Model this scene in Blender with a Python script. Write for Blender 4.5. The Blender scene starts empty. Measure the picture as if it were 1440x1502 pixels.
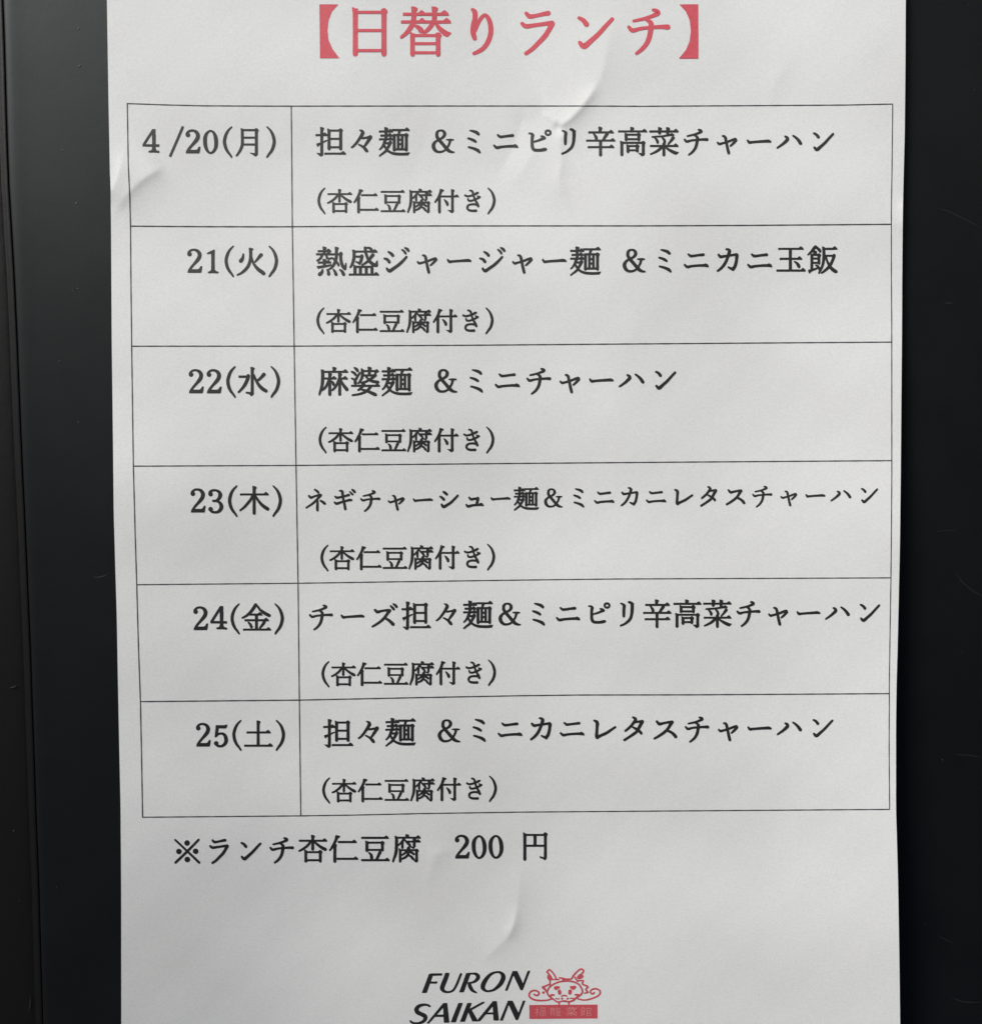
import bpy, math, random
import numpy as np

# ------------------------------------------------------------------ camera, sky, sun, exposure
SC = bpy.context.scene
COL = SC.collection
S = 0.210 / 1165.0            # metres per pixel of the sheet (A4 is 210 mm wide)
D = 0.36                      # camera height above the sheet
cam_data = bpy.data.cameras.new("camera")
cam_data.sensor_fit = 'HORIZONTAL'
cam_data.sensor_width = 36.0
cam_data.lens = 36.0 * D / (1440 * S)
cam_data.clip_start = 0.01
cam_data.clip_end = 50.0
cam = bpy.data.objects.new("camera", cam_data)
COL.objects.link(cam)
cam.location = (0, 0, D)
SC.camera = cam

LIGHT = np.array([-0.50, 0.64, 0.585]); LIGHT /= np.linalg.norm(LIGHT)
elev = math.asin(LIGHT[2]); azim = math.atan2(LIGHT[0], LIGHT[1])
world = bpy.data.worlds.new("World"); SC.world = world; world.use_nodes = True
wn = world.node_tree.nodes; wl = world.node_tree.links
bg = wn["Background"]; bg.inputs["Strength"].default_value = 0.05
sky = wn.new("ShaderNodeTexSky"); sky.sky_type = 'NISHITA'; sky.sun_disc = False
sky.sun_elevation = elev; sky.sun_rotation = azim
sky.air_density = 0.35; sky.dust_density = 7.0; sky.ozone_density = 1.0
wl.new(sky.outputs[0], bg.inputs["Color"])
sun_data = bpy.data.lights.new("sun", 'SUN')
sun_data.energy = 3.2; sun_data.angle = math.radians(24); sun_data.color = (0.982, 1.0, 0.985)
sun = bpy.data.objects.new("sun", sun_data); COL.objects.link(sun)
from mathutils import Vector
sun.rotation_euler = Vector(LIGHT).to_track_quat('Z', 'Y').to_euler()
SC.view_settings.view_transform = 'Standard'
SC.view_settings.look = 'None'
SC.view_settings.exposure = 0.0
SC.view_settings.gamma = 1.0

# ------------------------------------------------------------------ helpers
def ss(t):
    t = np.clip(t, 0, 1); return t * t * (3 - 2 * t)

def interp(pts, v):
    a = np.array(pts, float); return np.interp(v, a[:, 0], a[:, 1])

def world_pt(px, py, z):
    """point at height z whose place on the folder is given in sheet pixels"""
    k = S * (D - z) / D
    return (px - 720) * k, (751 - py) * k, z

def obj(name, me, mat, parent=None, smooth=True):
    o = bpy.data.objects.new(name, me); COL.objects.link(o)
    if mat: me.materials.append(mat)
    if smooth and len(me.polygons):
        me.polygons.foreach_set("use_smooth", [True] * len(me.polygons))
    if parent: o.parent = parent
    return o

def empty(name, label, cat):
    o = bpy.data.objects.new(name, None); COL.objects.link(o)
    o.empty_display_size = 0.02
    o['label'] = label; o['category'] = cat
    return o

def mesh_from(name, verts, faces):
    me = bpy.data.meshes.new(name)
    me.from_pydata([tuple(v) for v in verts], [], faces)
    me.update(); return me

# ------------------------------------------------------------------ materials
def new_mat(name):
    m = bpy.data.materials.new(name); m.use_nodes = True
    nt = m.node_tree; return m, nt, nt.nodes["Principled BSDF"]

def noise(nt, scale, detail=3, rough=0.5, coord=None, dist=0.0):
    n = nt.nodes.new("ShaderNodeTexNoise"); n.inputs["Scale"].default_value = scale
    n.inputs["Detail"].default_value = detail; n.inputs["Roughness"].default_value = rough
    n.inputs["Distortion"].default_value = dist
    if coord is None:
        c = nt.nodes.new("ShaderNodeTexCoord"); coord = c.outputs["Object"]
    nt.links.new(coord, n.inputs["Vector"]); return n

def ramp(nt, fac, stops):
    r = nt.nodes.new("ShaderNodeValToRGB"); e = r.color_ramp.elements
    e[0].position, e[0].color = stops[0][0], (*stops[0][1], 1)
    e[1].position, e[1].color = stops[-1][0], (*stops[-1][1], 1)
    for p, c in stops[1:-1]:
        x = e.new(p); x.color = (*c, 1)
    nt.links.new(fac, r.inputs[0]); return r

def bump(nt, bsdf, h, strength, dist, prev=None):
    b = nt.nodes.new("ShaderNodeBump"); b.inputs["Strength"].default_value = strength
    b.inputs["Distance"].default_value = dist
    nt.links.new(h, b.inputs["Height"])
    if prev: nt.links.new(prev.outputs[0], b.inputs["Normal"])
    nt.links.new(b.outputs[0], bsdf.inputs["Normal"]); return b

def mat_paper():
    m, nt, b = new_mat("copy_paper")
    n = noise(nt, 1900, 5, 0.75)
    r = ramp(nt, n.outputs[0], [(0.30, (0.735, 0.742, 0.735)), (0.5, (0.80, 0.807, 0.80)), (0.70, (0.855, 0.862, 0.855))])
    n2 = noise(nt, 22, 3, 0.5)
    mx = nt.nodes.new("ShaderNodeMix"); mx.data_type = 'RGBA'; mx.blend_type = 'MULTIPLY'
    mx.inputs[0].default_value = 1.0
    r2 = ramp(nt, n2.outputs[0], [(0.3, (0.975, 0.97, 0.965)), (0.5, (0.99, 0.995, 0.99)), (0.7, (1.0, 1.0, 1.0))])
    nt.links.new(r.outputs[0], mx.inputs[6]); nt.links.new(r2.outputs[0], mx.inputs[7])
    nt.links.new(mx.outputs[2], b.inputs["Base Color"])
    b.inputs["Roughness"].default_value = 0.62
    b.inputs["Specular IOR Level"].default_value = 0.25
    n3 = noise(nt, 1500, 3, 0.65); b1 = bump(nt, b, n3.outputs[0], 0.5, 0.00007)
    n4 = noise(nt, 260, 3, 0.6); bump(nt, b, n4.outputs[0], 0.30, 0.00012, b1)
    return m

def mat_ink(name, c0, c1, rough=0.5, spec=0.5):
    m, nt, b = new_mat(name)
    n = noise(nt, 2600, 3, 0.6)
    r = ramp(nt, n.outputs[0], [(0.3, c0), (0.7, c1)])
    nt.links.new(r.outputs[0], b.inputs["Base Color"])
    b.inputs["Roughness"].default_value = rough
    b.inputs["Specular IOR Level"].default_value = spec
    return m

def mat_board():
    m, nt, b = new_mat("black_vinyl")
    n = noise(nt, 45, 5, 0.6)
    r = ramp(nt, n.outputs[0], [(0.3, (0.0036, 0.0036, 0.0038)), (0.75, (0.0055, 0.0056, 0.0058))])
    nt.links.new(r.outputs[0], b.inputs["Base Color"])
    n2 = noise(nt, 60, 6, 0.65)
    rr = nt.nodes.new("ShaderNodeMapRange")
    rr.inputs["To Min"].default_value = 0.37; rr.inputs["To Max"].default_value = 0.45
    nt.links.new(n2.outputs[0], rr.inputs[0]); nt.links.new(rr.outputs[0], b.inputs["Roughness"])
    b.inputs["Specular Tint"].default_value = (0.90, 0.985, 1.0, 1)
    n3 = noise(nt, 700, 5, 0.7); b1 = bump(nt, b, n3.outputs[0], 0.28, 0.00006)
    n4 = noise(nt, 12, 2, 0.5); bump(nt, b, n4.outputs[0], 0.25, 0.0006, b1)
    return m

def mat_leather():
    m, nt, b = new_mat("black_leatherette")
    b.inputs["Base Color"].default_value = (0.0045, 0.0043, 0.0040, 1)
    b.inputs["Roughness"].default_value = 0.47
    b.inputs["Specular IOR Level"].default_value = 0.36
    c = nt.nodes.new("ShaderNodeTexCoord")
    v = nt.nodes.new("ShaderNodeTexVoronoi"); v.inputs["Scale"].default_value = 900
    nt.links.new(c.outputs["Object"], v.inputs["Vector"])
    b1 = bump(nt, b, v.outputs["Distance"], 0.16, 0.0001)
    n4 = noise(nt, 120, 4, 0.6); bump(nt, b, n4.outputs[0], 0.2, 0.0002, b1)
    return m

M_PAPER = mat_paper()
M_INK = mat_ink("black_toner", (0.010, 0.010, 0.010), (0.022, 0.022, 0.022), 0.44, 1.0)
M_RULE = mat_ink("grey_rule_toner", (0.035, 0.035, 0.038), (0.075, 0.075, 0.08), 0.5, 0.4)
M_RED = mat_ink("red_toner", (0.62, 0.085, 0.115), (0.74, 0.135, 0.16), 0.5, 0.4)
M_RED2 = mat_ink("logo_red_toner", (0.54, 0.075, 0.095), (0.64, 0.11, 0.13), 0.5, 0.4)
M_PINK = mat_ink("pink_reversed_print", (0.78, 0.30, 0.30), (0.84, 0.38, 0.37), 0.5, 0.4)
M_BOARD = mat_board()
M_LEATHER = mat_leather()
M_DUST, _nt, _b = new_mat("grey_dust"); _b.inputs["Base Color"].default_value = (0.10, 0.103, 0.10, 1)
_b.inputs["Roughness"].default_value = 0.9
M_SCRATCH, _nt, _b = new_mat("scuffed_vinyl"); _b.inputs["Base Color"].default_value = (0.0095, 0.0095, 0.01, 1)
_b.inputs["Roughness"].default_value = 0.7

# ------------------------------------------------------------------ shapes of the folder page and the sheet (heights in sheet pixels)
def bend(py):
    """the page falls away gently towards its lower end"""
    t = np.clip((py - 250) / 1350.0, 0, 1.4)
    return -0.5 * 0.215 * 1350 * t * t

EDGE_L = [(-120, 155), (0, 156.8), (140, 159), (230, 160.8), (262, 161.4), (275, 162.6), (290, 162.4), (350, 163), (420, 163.4), (500, 163.9),
          (620, 165.4), (750, 166.8), (830, 169), (900, 171.2), (1000, 173), (1100, 175), (1180, 176.8), (1300, 177.7), (1640, 178)]
EDGE_R = [(-120, 1329), (0, 1328.2), (100, 1327.7), (200, 1326.6), (260, 1325), (310, 1323.9), (350, 1323.5), (400, 1323), (500, 1322.5),
          (700, 1320.8), (800, 1319.6), (890, 1317.6), (960, 1316), (1000, 1314.8), (1060, 1313.9), (1190, 1313.9), (1230, 1315.2),
          (1300, 1317), (1400, 1318.7), (1502, 1320), (1640, 1322)]

def smooth_curve(pts):
    ys = np.arange(-120, 1641, 4.0); v = interp(pts, ys)
    k = np.ones(9) / 9; vv = np.convolve(np.pad(v, 4, mode='edge'), k, 'valid')
    return lambda y: np.interp(y, ys, vv)
fL = smooth_curve(EDGE_L); fR = smooth_curve(EDGE_R)

# creases: polyline, height, width of left flank, width of right flank, fade lengths at both ends
CREASES = [
    ([(893, 60), (884, 105), (868, 138), (850, 160), (834, 176), (818, 184)], 2.7, 60, 24, 45, 8),
    ([(872, 130), (852, 158), (836, 174), (822, 184)], 1.9, 13, 7, 16, 5),
    ([(800, 166), (809, 176), (816, 184)], 1.3, 7, 5, 8, 4),
    ([(816, 180), (819, 186), (823, 193)], -1.5, 4, 4, 5, 6),
    ([(822, 188), (822, 215), (823, 240), (819, 262), (826, 284)], 1.8, 30, 12, 16, 26),
    ([(768, 165), (762, 190), (750, 222), (735, 250)], -1.4, 20, 28, 20, 40),
    ([(785, 216), (772, 240), (758, 262)], 1.0, 26, 18, 18, 26),
    ([(1150, 96), (1135, 122), (1128, 150)], 0.9, 26, 20, 30, 30),
    ([(234, 247), (218, 256), (202, 268), (190, 280), (178, 296)], 3.3, 70, 13, 14, 40),
    ([(179, 232), (174, 256), (168, 272), (158, 288)], 2.2, 9, 30, 24, 12),
    ([(762, 1290), (758, 1330), (755, 1352), (748, 1372), (732, 1386), (716, 1402)], 2.1, 50, 18, 50, 22),
    ([(757, 1340), (753, 1358), (744, 1374)], 1.4, 10, 8, 16, 10),
    ([(632, 1262), (640, 1252), (660, 1248)], 0.8, 14, 12, 18, 20),
    ([(628, 1300), (634, 1270), (646, 1254)], 0.7, 18, 14, 20, 12),
    ([(1325, 298), (1326, 316), (1326, 334)], 2.2, 8, 8, 12, 12),
    ([(640, 150), (610, 240), (600, 330)], -0.9, 60, 60, 60, 80),
    ([(950, 420), (900, 560), (905, 700)], 0.9, 90, 70, 100, 120),
    ([(520, 1060), (560, 1180), (620, 1260)], -1.2, 90, 80, 80, 90),
    ([(1160, 1150), (1120, 1280), (1130, 1400)], -1.0, 90, 90, 90, 90),
]

def crease(px, py, pts, A, wl_, wr, f0, f1):
    pts = np.array(pts, float)
    best = np.full(px.shape, 1e9); sd = np.zeros(px.shape); al = np.zeros(px.shape)
    acc = 0.0
    seg = np.hypot(*(pts[1:] - pts[:-1]).T); tot = seg.sum()
    for i in range(len(seg)):
        a, b = pts[i], pts[i + 1]; d = (b - a) / seg[i]
        tx, ty = px - a[0], py - a[1]
        t = tx * d[0] + ty * d[1]
        lo = -1e9 if i == 0 else 0; hi = 1e9 if i == len(seg) - 1 else seg[i]
        tc = np.clip(t, lo, hi)
        qx, qy = tx - tc * d[0], ty - tc * d[1]
        dd = np.hypot(qx, qy)
        side = np.sign(d[0] * ty - d[1] * tx)
        if d[1] < 0 or (d[1] == 0): side = side * 1.0
        m = dd < best
        best = np.where(m, dd, best); al = np.where(m, acc + tc, al)
        # positive side = picture right
        right = np.where(-d[1] * tx + d[0] * ty > 0, -1.0, 1.0) if d[1] > 0 else np.where(-d[1] * tx + d[0] * ty > 0, 1.0, -1.0)
        sd = np.where(m, right * dd, sd); acc += seg[i]
    e = 2.2
    e = 0.8 if wr < 10 else 1.3
    dl = np.sqrt(sd * sd + e * e) - e
    prof = np.where(sd < 0, np.exp(-dl / wl_), np.exp(-dl / wr))
    fade = ss((al + f0) / (2 * f0)) * ss((tot + f1 - al) / (2 * f1))
    return A * prof * fade

rng = random.Random(7)
WAVES = [(rng.uniform(-1, 1), rng.uniform(-1, 1), rng.uniform(0, 6.28), w, a)
         for w, a in ((520, 2.3), (430, 1.8), (330, 1.2), (260, 0.85), (210, 0.6), (160, 0.36), (120, 0.24), (95, 0.15), (70, 0.085), (52, 0.05))]

def sheet_h(px, py):
    px = np.asarray(px, float); py = np.asarray(py, float)
    u = (px - 745) / 580.0
    cup = 40 * ss((py - 200) / 1350) + 3.0
    # the lower left leans away from the light, the lower right towards it
    h = bend(py) + 6.5 + cup * u * u * np.where(u < 0, 1.6, 1.25)
    h = h + 2.0 * np.exp(-((py + 40) / 220) ** 2) * u * u
    for kx, ky, ph, w, a in WAVES:
        n = math.hypot(kx, ky)
        h = h + 0.75 * a * np.sin(2 * math.pi * (kx * px + ky * py) / (n * w) + ph)
    for c in CREASES:
        h = h + crease(px, py, *c)
    return h

def board_h(px, py):
    px = np.asarray(px, float); py = np.asarray(py, float)
    return bend(py) - 2.0 + 0 * px

# ------------------------------------------------------------------ the sheet, as one fine grid
NX, Y0, Y1, NY = 470, -100, 1610, 690
sg = np.linspace(0, 1, NX + 1); yg = np.linspace(Y0, Y1, NY + 1)
SGx, YG = np.meshgrid(sg, yg)
PXg = fL(YG) + SGx * (fR(YG) - fL(YG))
HG = sheet_h(PXg, YG)
HG = np.maximum(HG, board_h(PXg, YG) + 1.2)

def sheet_z(px, py):
    """height of the sheet's own mesh under a point, in sheet pixels"""
    L = fL(py); R = fR(py)
    s = np.clip((px - L) / (R - L), 0, 0.999999) * NX
    t = np.clip((py - Y0) / (Y1 - Y0), 0, 0.999999) * NY
    i = s.astype(int); j = t.astype(int); fs = s - i; ft = t - j
    a = HG[j, i]; b = HG[j, i + 1]; c = HG[j + 1, i]; d = HG[j + 1, i + 1]
    # quads are split along the a-d diagonal below
    lower = fs >= ft
    return np.where(lower, a + fs * (b - a) + ft * (d - b), a + ft * (c - a) + fs * (d - c))

def grid_mesh(name, PX, PY, H, thick_px=0.0):
    ny, nx = H.shape
    z = H * S
    k = S * (D - z) / D
    V = np.stack([(PX - 720) * k, (751 - PY) * k, z], -1).reshape(-1, 3)
    idx = np.arange(ny * nx).reshape(ny, nx)
    a = idx[:-1, :-1].ravel(); b = idx[:-1, 1:].ravel(); c = idx[1:, :-1].ravel(); d = idx[1:, 1:].ravel()
    F = np.concatenate([np.stack([a, c, d], 1), np.stack([a, d, b], 1)])
    if thick_px:
        V2 = V.copy(); V2[:, 2] -= thick_px * S
        n = len(V); F2 = F[:, ::-1] + n
        ring = np.concatenate([idx[0, :], idx[1:, -1], idx[-1, -2::-1], idx[-2:0:-1, 0]])
        m = len(ring); r0 = np.arange(m) + 2 * n; r1 = np.roll(r0, -1)       # the cut edge has vertices of its own
        Wf = np.concatenate([np.stack([r0, r1, r1 + m], 1), np.stack([r0, r1 + m, r0 + m], 1)])
        V = np.concatenate([V, V2, V[ring], V2[ring]]); F = np.concatenate([F, F2, Wf])
    me = bpy.data.meshes.new(name)
    me.vertices.add(len(V)); me.vertices.foreach_set("co", V.astype(np.float32).ravel())
    me.loops.add(len(F) * 3); me.loops.foreach_set("vertex_index", F.astype(np.int32).ravel())
    me.polygons.add(len(F)); me.polygons.foreach_set("loop_start", np.arange(0, len(F) * 3, 3, dtype=np.int32))
    me.polygons.foreach_set("loop_total", np.full(len(F), 3, np.int32))
    me.update(calc_edges=True); me.validate()
    return me

notice = empty("lunch_notice", "creased white printed lunch menu sheet with red title lying on the black page", "menu sheet")
me = grid_mesh("paper_sheet", PXg, YG, HG, 0.5)
sheet = obj("paper_sheet", me, M_PAPER, notice)
sharp = len(me.polygons)

# ------------------------------------------------------------------ folder
folder = empty("menu_folder", "black vinyl menu folder page with leatherette hinge at its left edge", "menu folder")
SEAM = [(-300, -14), (0, 4), (60, 6), (180, 9.5), (270, 13), (320, 16), (400, 20.5), (500, 25), (560, 27.5), (650, 31.5), (750, 36), (860, 40.5),
        (960, 45), (1100, 50), (1200, 53), (1300, 57), (1500, 63), (1800, 72)]
ysb = np.linspace(-300, 1800, 211)
seam = interp(SEAM, ysb) + 0.2 * np.sin(ysb / 61.0)

def strip(name, offs, hs, mat, follow=True, jitter=0.0, thick=6):
    offs = np.array(offs, float); hs = np.array(hs, float)
    PX = seam[:, None] + offs[None, :]; PY = np.repeat(ysb[:, None], len(offs), 1)
    H = board_h(PX, PY) + hs[None, :]
    if jitter:
        H = H + jitter * (np.sin(PY / 9.0 + PX * 0.3) * np.sin(PY / 23.0 + 2 + PX * .1))
    return obj(name, grid_mesh(name, PX, PY, H, thick), mat, folder)

right_cols = [0.5, 1.0, 2.0, 4, 7, 12, 19] + list(np.linspace(34, 1640, 82))
right_h = [-3.5, -1.3, -0.55, -0.05, 0.3, 0.45, 0.25] + [0] * 82
strip("page_board", right_cols, right_h, M_BOARD, thick=8)
strip("hinge_bead", [-12.5, -11.2, -9.8, -8, -6, -4.4, -3, -1.4, -0.3, 0.1], [-3.3, -2.9, -2.6, -2.1, -1.2, -0.75, -0.65, -0.8, -1.3, -3.2], M_LEATHER, jitter=0.08, thick=3)
strip("leather_hinge", [-300, -200, -120, -80, -60, -45, -34, -26, -20, -16, -13.5, -12, -10.8], [-9, -6, -3.4, -2.2, -1.7, -1.4, -1.3, -1.4, -1.6, -1.9, -2.2, -2.5, -2.8], M_LEATHER, jitter=0.1, thick=5)

# specks of dust and grit on the page: tiny uneven lumps
def lumps(name, pts, mat):
    V = []; F = []
    r = random.Random(3)
    for x, y, w in pts:
        z0 = float(board_h(x, y)); n = 6; base = len(V)
        V.append(world_pt(x, y, (z0 + w * 0.7) * S))
        for k in range(n):
            a = k * 6.283 / n; q = w * r.uniform(.6, 1.25)
            V.append(world_pt(x + q * math.cos(a), y + q * math.sin(a) * .8, (z0 + 0.05) * S))
        for k in range(n):
            F.append((base, base + 1 + (k + 1) % n, base + 1 + k))
    o = obj(name, mesh_from(name, V, F), mat, folder, smooth=False); o['kind'] = 'stuff'
    return o
dots = [(42, 19.5, 1.3), (115.5, 41.5, 1.8), (116.5, 96.5, 1.9), (112, 298, 1.9), (91, 219, 1.2), (93, 219.5, .8), (47, 88, .8),
        (106, 426, 1.0), (114, 423, 1.0), (87, 529, .9), (133, 476, .8), (115, 619, 1.1), (83, 1302, .9), (20, 1219, 1.0), (28, 1322, .8),
        (1429, 131, .8), (1382, 1115, .9), (1362, 1250, .6), (1357, 1355, .7), (1419, 6, .8)]
r_ = random.Random(21)
for k in range(60):
    x = r_.choice([r_.uniform(70, 150), r_.uniform(70, 150), r_.uniform(70, 150), r_.uniform(1345, 1438)]); dots.append((x, r_.uniform(0, 1500), r_.uniform(.25, .5)))
lumps("dust_speck", dots, M_DUST)

def scratch(pts, w):
    pts = np.array(pts, float); t = np.linspace(0, len(pts) - 1, 24)
    X = np.interp(t, range(len(pts)), pts[:, 0]); Y = np.interp(t, range(len(pts)), pts[:, 1])
    V = []; F = []
    for i, (x, y) in enumerate(zip(X, Y)):
        q = w * math.sin(math.pi * (i + .3) / 23.6) ** .5 if 0 < i < 23 else w * .15
        dx, dy = X[min(i + 1, 23)] - X[max(i - 1, 0)], Y[min(i + 1, 23)] - Y[max(i - 1, 0)]
        n = math.hypot(dx, dy) or 1
        for s_ in (-1, 1):
            V.append(world_pt(x - s_ * dy / n * q / 2, y + s_ * dx / n * q / 2, (float(board_h(x, y)) + 0.25) * S))
        if i: F.append((2 * i - 2, 2 * i - 1, 2 * i + 1, 2 * i))
    obj("scratch", mesh_from("scratch", V, F), M_SCRATCH, folder)
scratch([(1400, 838), (1412, 855), (1425, 866), (1442, 875)], 1.3)
scratch([(1376, 305), (1392, 310), (1412, 320), (1440, 334)], 1.2)
scratch([(1384, 444), (1398, 445)], 1.6)
scratch([(1400, 1107), (1420, 1108), (1440, 1111)], 1.2)
scratch([(1396, 1464), (1412, 1470), (1440, 1471)], 1.3)
scratch([(1374, 1372), (1390, 1380), (1400, 1386)], .9)
scratch([(1370, 780), (1390, 778), (1406, 777)], .8)
scratch([(137, 847), (150, 846), (158, 842)], 1.5)
scratch([(43, 1482), (44, 1474), (45, 1464)], 1.6)
scratch([(14, 1009), (20, 1008), (24, 1006)], 2.2)
scratch([(1406, 957), (1414, 956)], 1.0)

# ------------------------------------------------------------------ printing: strokes laid on the sheet
class Print:
    def __init__(self):
        self.V = []; self.F = []; self.k = 0
    def lift(self):
        self.k += 1; return 0.22 + 0.011 * (self.k % 26)
    def add(self, P, faces):
        """P: list of sheet-pixel points"""
        P = np.array(P, float); off = self.lift()
        z = (sheet_z(P[:, 0], P[:, 1]) + off) * S
        k = S * (D - z) / D; b = len(self.V)
        self.V += list(zip((P[:, 0] - 720) * k, (751 - P[:, 1]) * k, z))
        self.F += [tuple(b + i for i in f) for f in faces]
    e = 0.34                      # ink spread, in sheet pixels
    def ribbon(self, pts, round_caps=True, spread=True):
        if spread: pts = [(x, y, w + 2 * self.e) for x, y, w in pts]
        """pts: dense (x, y, width)"""
        P = []; F = []; n = len(pts)
        for i, (x, y, w) in enumerate(pts):
            x0, y0 = pts[max(i - 1, 0)][:2]; x1, y1 = pts[min(i + 1, n - 1)][:2]
            dx, dy = x1 - x0, y1 - y0; L = math.hypot(dx, dy) or 1
            nx, ny = -dy / L * w / 2, dx / L * w / 2
            P += [(x + nx, y + ny), (x, y), (x - nx, y - ny)]
            if i:
                a = 3 * i - 3
                F += [(a, a + 1, a + 4, a + 3), (a + 1, a + 2, a + 5, a + 4)]
        if round_caps:
            for end in (0, n - 1):
                x, y, w = pts[end]; o = pts[1] if end == 0 else pts[-2]
                ang = math.atan2(y - o[1], x - o[0]); c = 3 * end + 1
                prev = 3 * end + (2 if end else 0)
                first = len(P)
                for k in range(1, 4):
                    a = ang - math.pi / 2 + k * math.pi / 4
                    P.append((x + w / 2 * math.cos(a), y + w / 2 * math.sin(a)))
                chain = [3 * end + (2 if end else 0), first, first + 1, first + 2, 3 * end + (0 if end else 2)]
                F += [(c, chain[i], chain[i + 1]) for i in range(4)]
        self.add(P, F)
    def poly(self, pts):
        """filled polygon, fanned from its centre when star-like, else ear-clipped"""
        from mathutils.geometry import tessellate_polygon
        t = tessellate_polygon([[Vector((x, y, 0)) for x, y in pts]])
        self.add(pts, [tuple(f) for f in t])
        if self.e > 0:
            q = list(pts) + [pts[0]]
            for a, b in zip(q[:-1], q[1:]):
                self.ribbon([(a[0], a[1], 2 * self.e), ((a[0] + b[0]) / 2, (a[1] + b[1]) / 2, 2 * self.e), (b[0], b[1], 2 * self.e)], False, False)
    def disc(self, x, y, rx, ry=None, n=14):
        ry = (ry or rx) + self.e; rx = rx + self.e
        P = [(x, y)] + [(x + rx * math.cos(6.2832 * k / n), y + ry * math.sin(6.2832 * k / n)) for k in range(n)]
        self.add(P, [(0, 1 + k, 1 + (k + 1) % n) for k in range(n)])
    def build(self, name, mat, parent=None):
        me = mesh_from(name, self.V, self.F)
        import bmesh
        bm = bmesh.new(); bm.from_mesh(me)
        for f in bm.faces:
            f.normal_update()
            if f.normal.z < 0: f.normal_flip()
        bm.to_mesh(me); bm.free()
        return obj(name, me, mat, parent or notice)

def catmull(pts, step):
    P = [np.array(p, float) for p in pts]
    if len(P) == 2:
        n = max(2, int(math.hypot(*(P[1] - P[0])[:2]) / step) + 1)
        return [tuple(P[0] + (P[1] - P[0]) * t) for t in np.linspace(0, 1, n)]
    closed = np.allclose(P[0], P[-1])
    Q = ([P[-2]] + P + [P[1]]) if closed else ([2 * P[0] - P[1]] + P + [2 * P[-1] - P[-2]])
    out = []
    for i in range(1, len(Q) - 2):
        L = math.hypot(*(Q[i + 1] - Q[i])[:2]); n = max(2, int(L / step) + 1)
        for t in np.linspace(0, 1, n, endpoint=False):
            a, b, c, d = Q[i - 1], Q[i], Q[i + 1], Q[i + 2]
            v = 0.5 * ((2 * b) + (c - a) * t + (2 * a - 5 * b + 4 * c - d) * t * t + (3 * b - a - 3 * c + d) * t ** 3)
            v[2] = max(v[2], 0.3 * min(b[2], c[2])); out.append(tuple(v))
    out.append(tuple(P[-1])); return out

WV, WH = 11.5, 7.0            # stem and bar thickness in glyph units (144 to the box)
def glyph_shapes(src):
    """turns a glyph's stroke list into ('r', points) ribbons, ('p', points) polygons, ('d', ...) discs"""
    out = []
    for s in src.split(';'):
        t = s.split()
        if not t: continue
        c = t[0]
        if c == 'b':
            out.append(('r', [tuple(float(v) for v in q.split(',')) for q in t[1:]]))
        elif c == 'p':
            out.append(('p', [tuple(float(v) for v in q.split(',')) for q in t[1:]]))
        elif c == 'd':
            out.append(('d', [float(v) for v in t[1:]]))
        elif c in 'hl':
            a = [float(v) for v in t[1:]]; x0, x1, y = a[:3]; y1 = a[3] if len(a) > 3 else y
            w = a[4] if len(a) > 4 else WH
            out.append(('R', [(x0, y, w), (x1, y1, w)]))
            if c == 'h':
                out.append(('p', [(x1 - 21, y1 - 2), (x1 - 15, y1 - 7), (x1 - 11, y1 - 10.5), (x1 - 7, y1 - 8.5), (x1 - 1, y1 - 2.5), (x1 + 1.5, y1 + 3.3), (x1 - 12, y1 + 3.3)]))
                out.append(('d', [x0 + 1.5, y + .4, 3.2, 4.2]))
        elif c in 'vu':
            a = [float(v) for v in t[1:]]; x, y0, y1 = a[:3]; w = a[3] if len(a) > 3 else WV
            out.append(('r', [(x, y0 + w / 2, w), (x, (y0 + y1) / 2, w * .95), (x, y1 - w / 2, w)]))
            out.append(('R', [(x, y0, w), (x, y0 + w, w)]))
            if c == 'v':
                out.append(('p', [(x - w / 2 - .8, y0 - 1), (x + 3, y0), (x + w / 2 + 3.8, y0 + 3.5), (x + w / 2 + 2.4, y0 + 9), (x + w / 2 - 1, y0 + 14), (x - w / 2, y0 + 12)]))
        elif c == 'k':      # shoulder where a bar turns down into a stem
            x, y = float(t[1]), float(t[2])
            out.append(('p', [(x - 8, y - 1), (x - 3, y - 5), (x + 2, y - 5.5), (x + 6.5, y - 2), (x + 9.5, y + 3), (x + 6, y + 9), (x - 6, y + 8)]))
        elif c == 'n':      # nib at a box's upper left corner
            x, y = float(t[1]), float(t[2])
            out.append(('p', [(x - 1.5, y - 2), (x + 3, y - 1.5), (x + 9, y + 3), (x + 12, y + 8), (x, y + 10)]))
    return out

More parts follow.
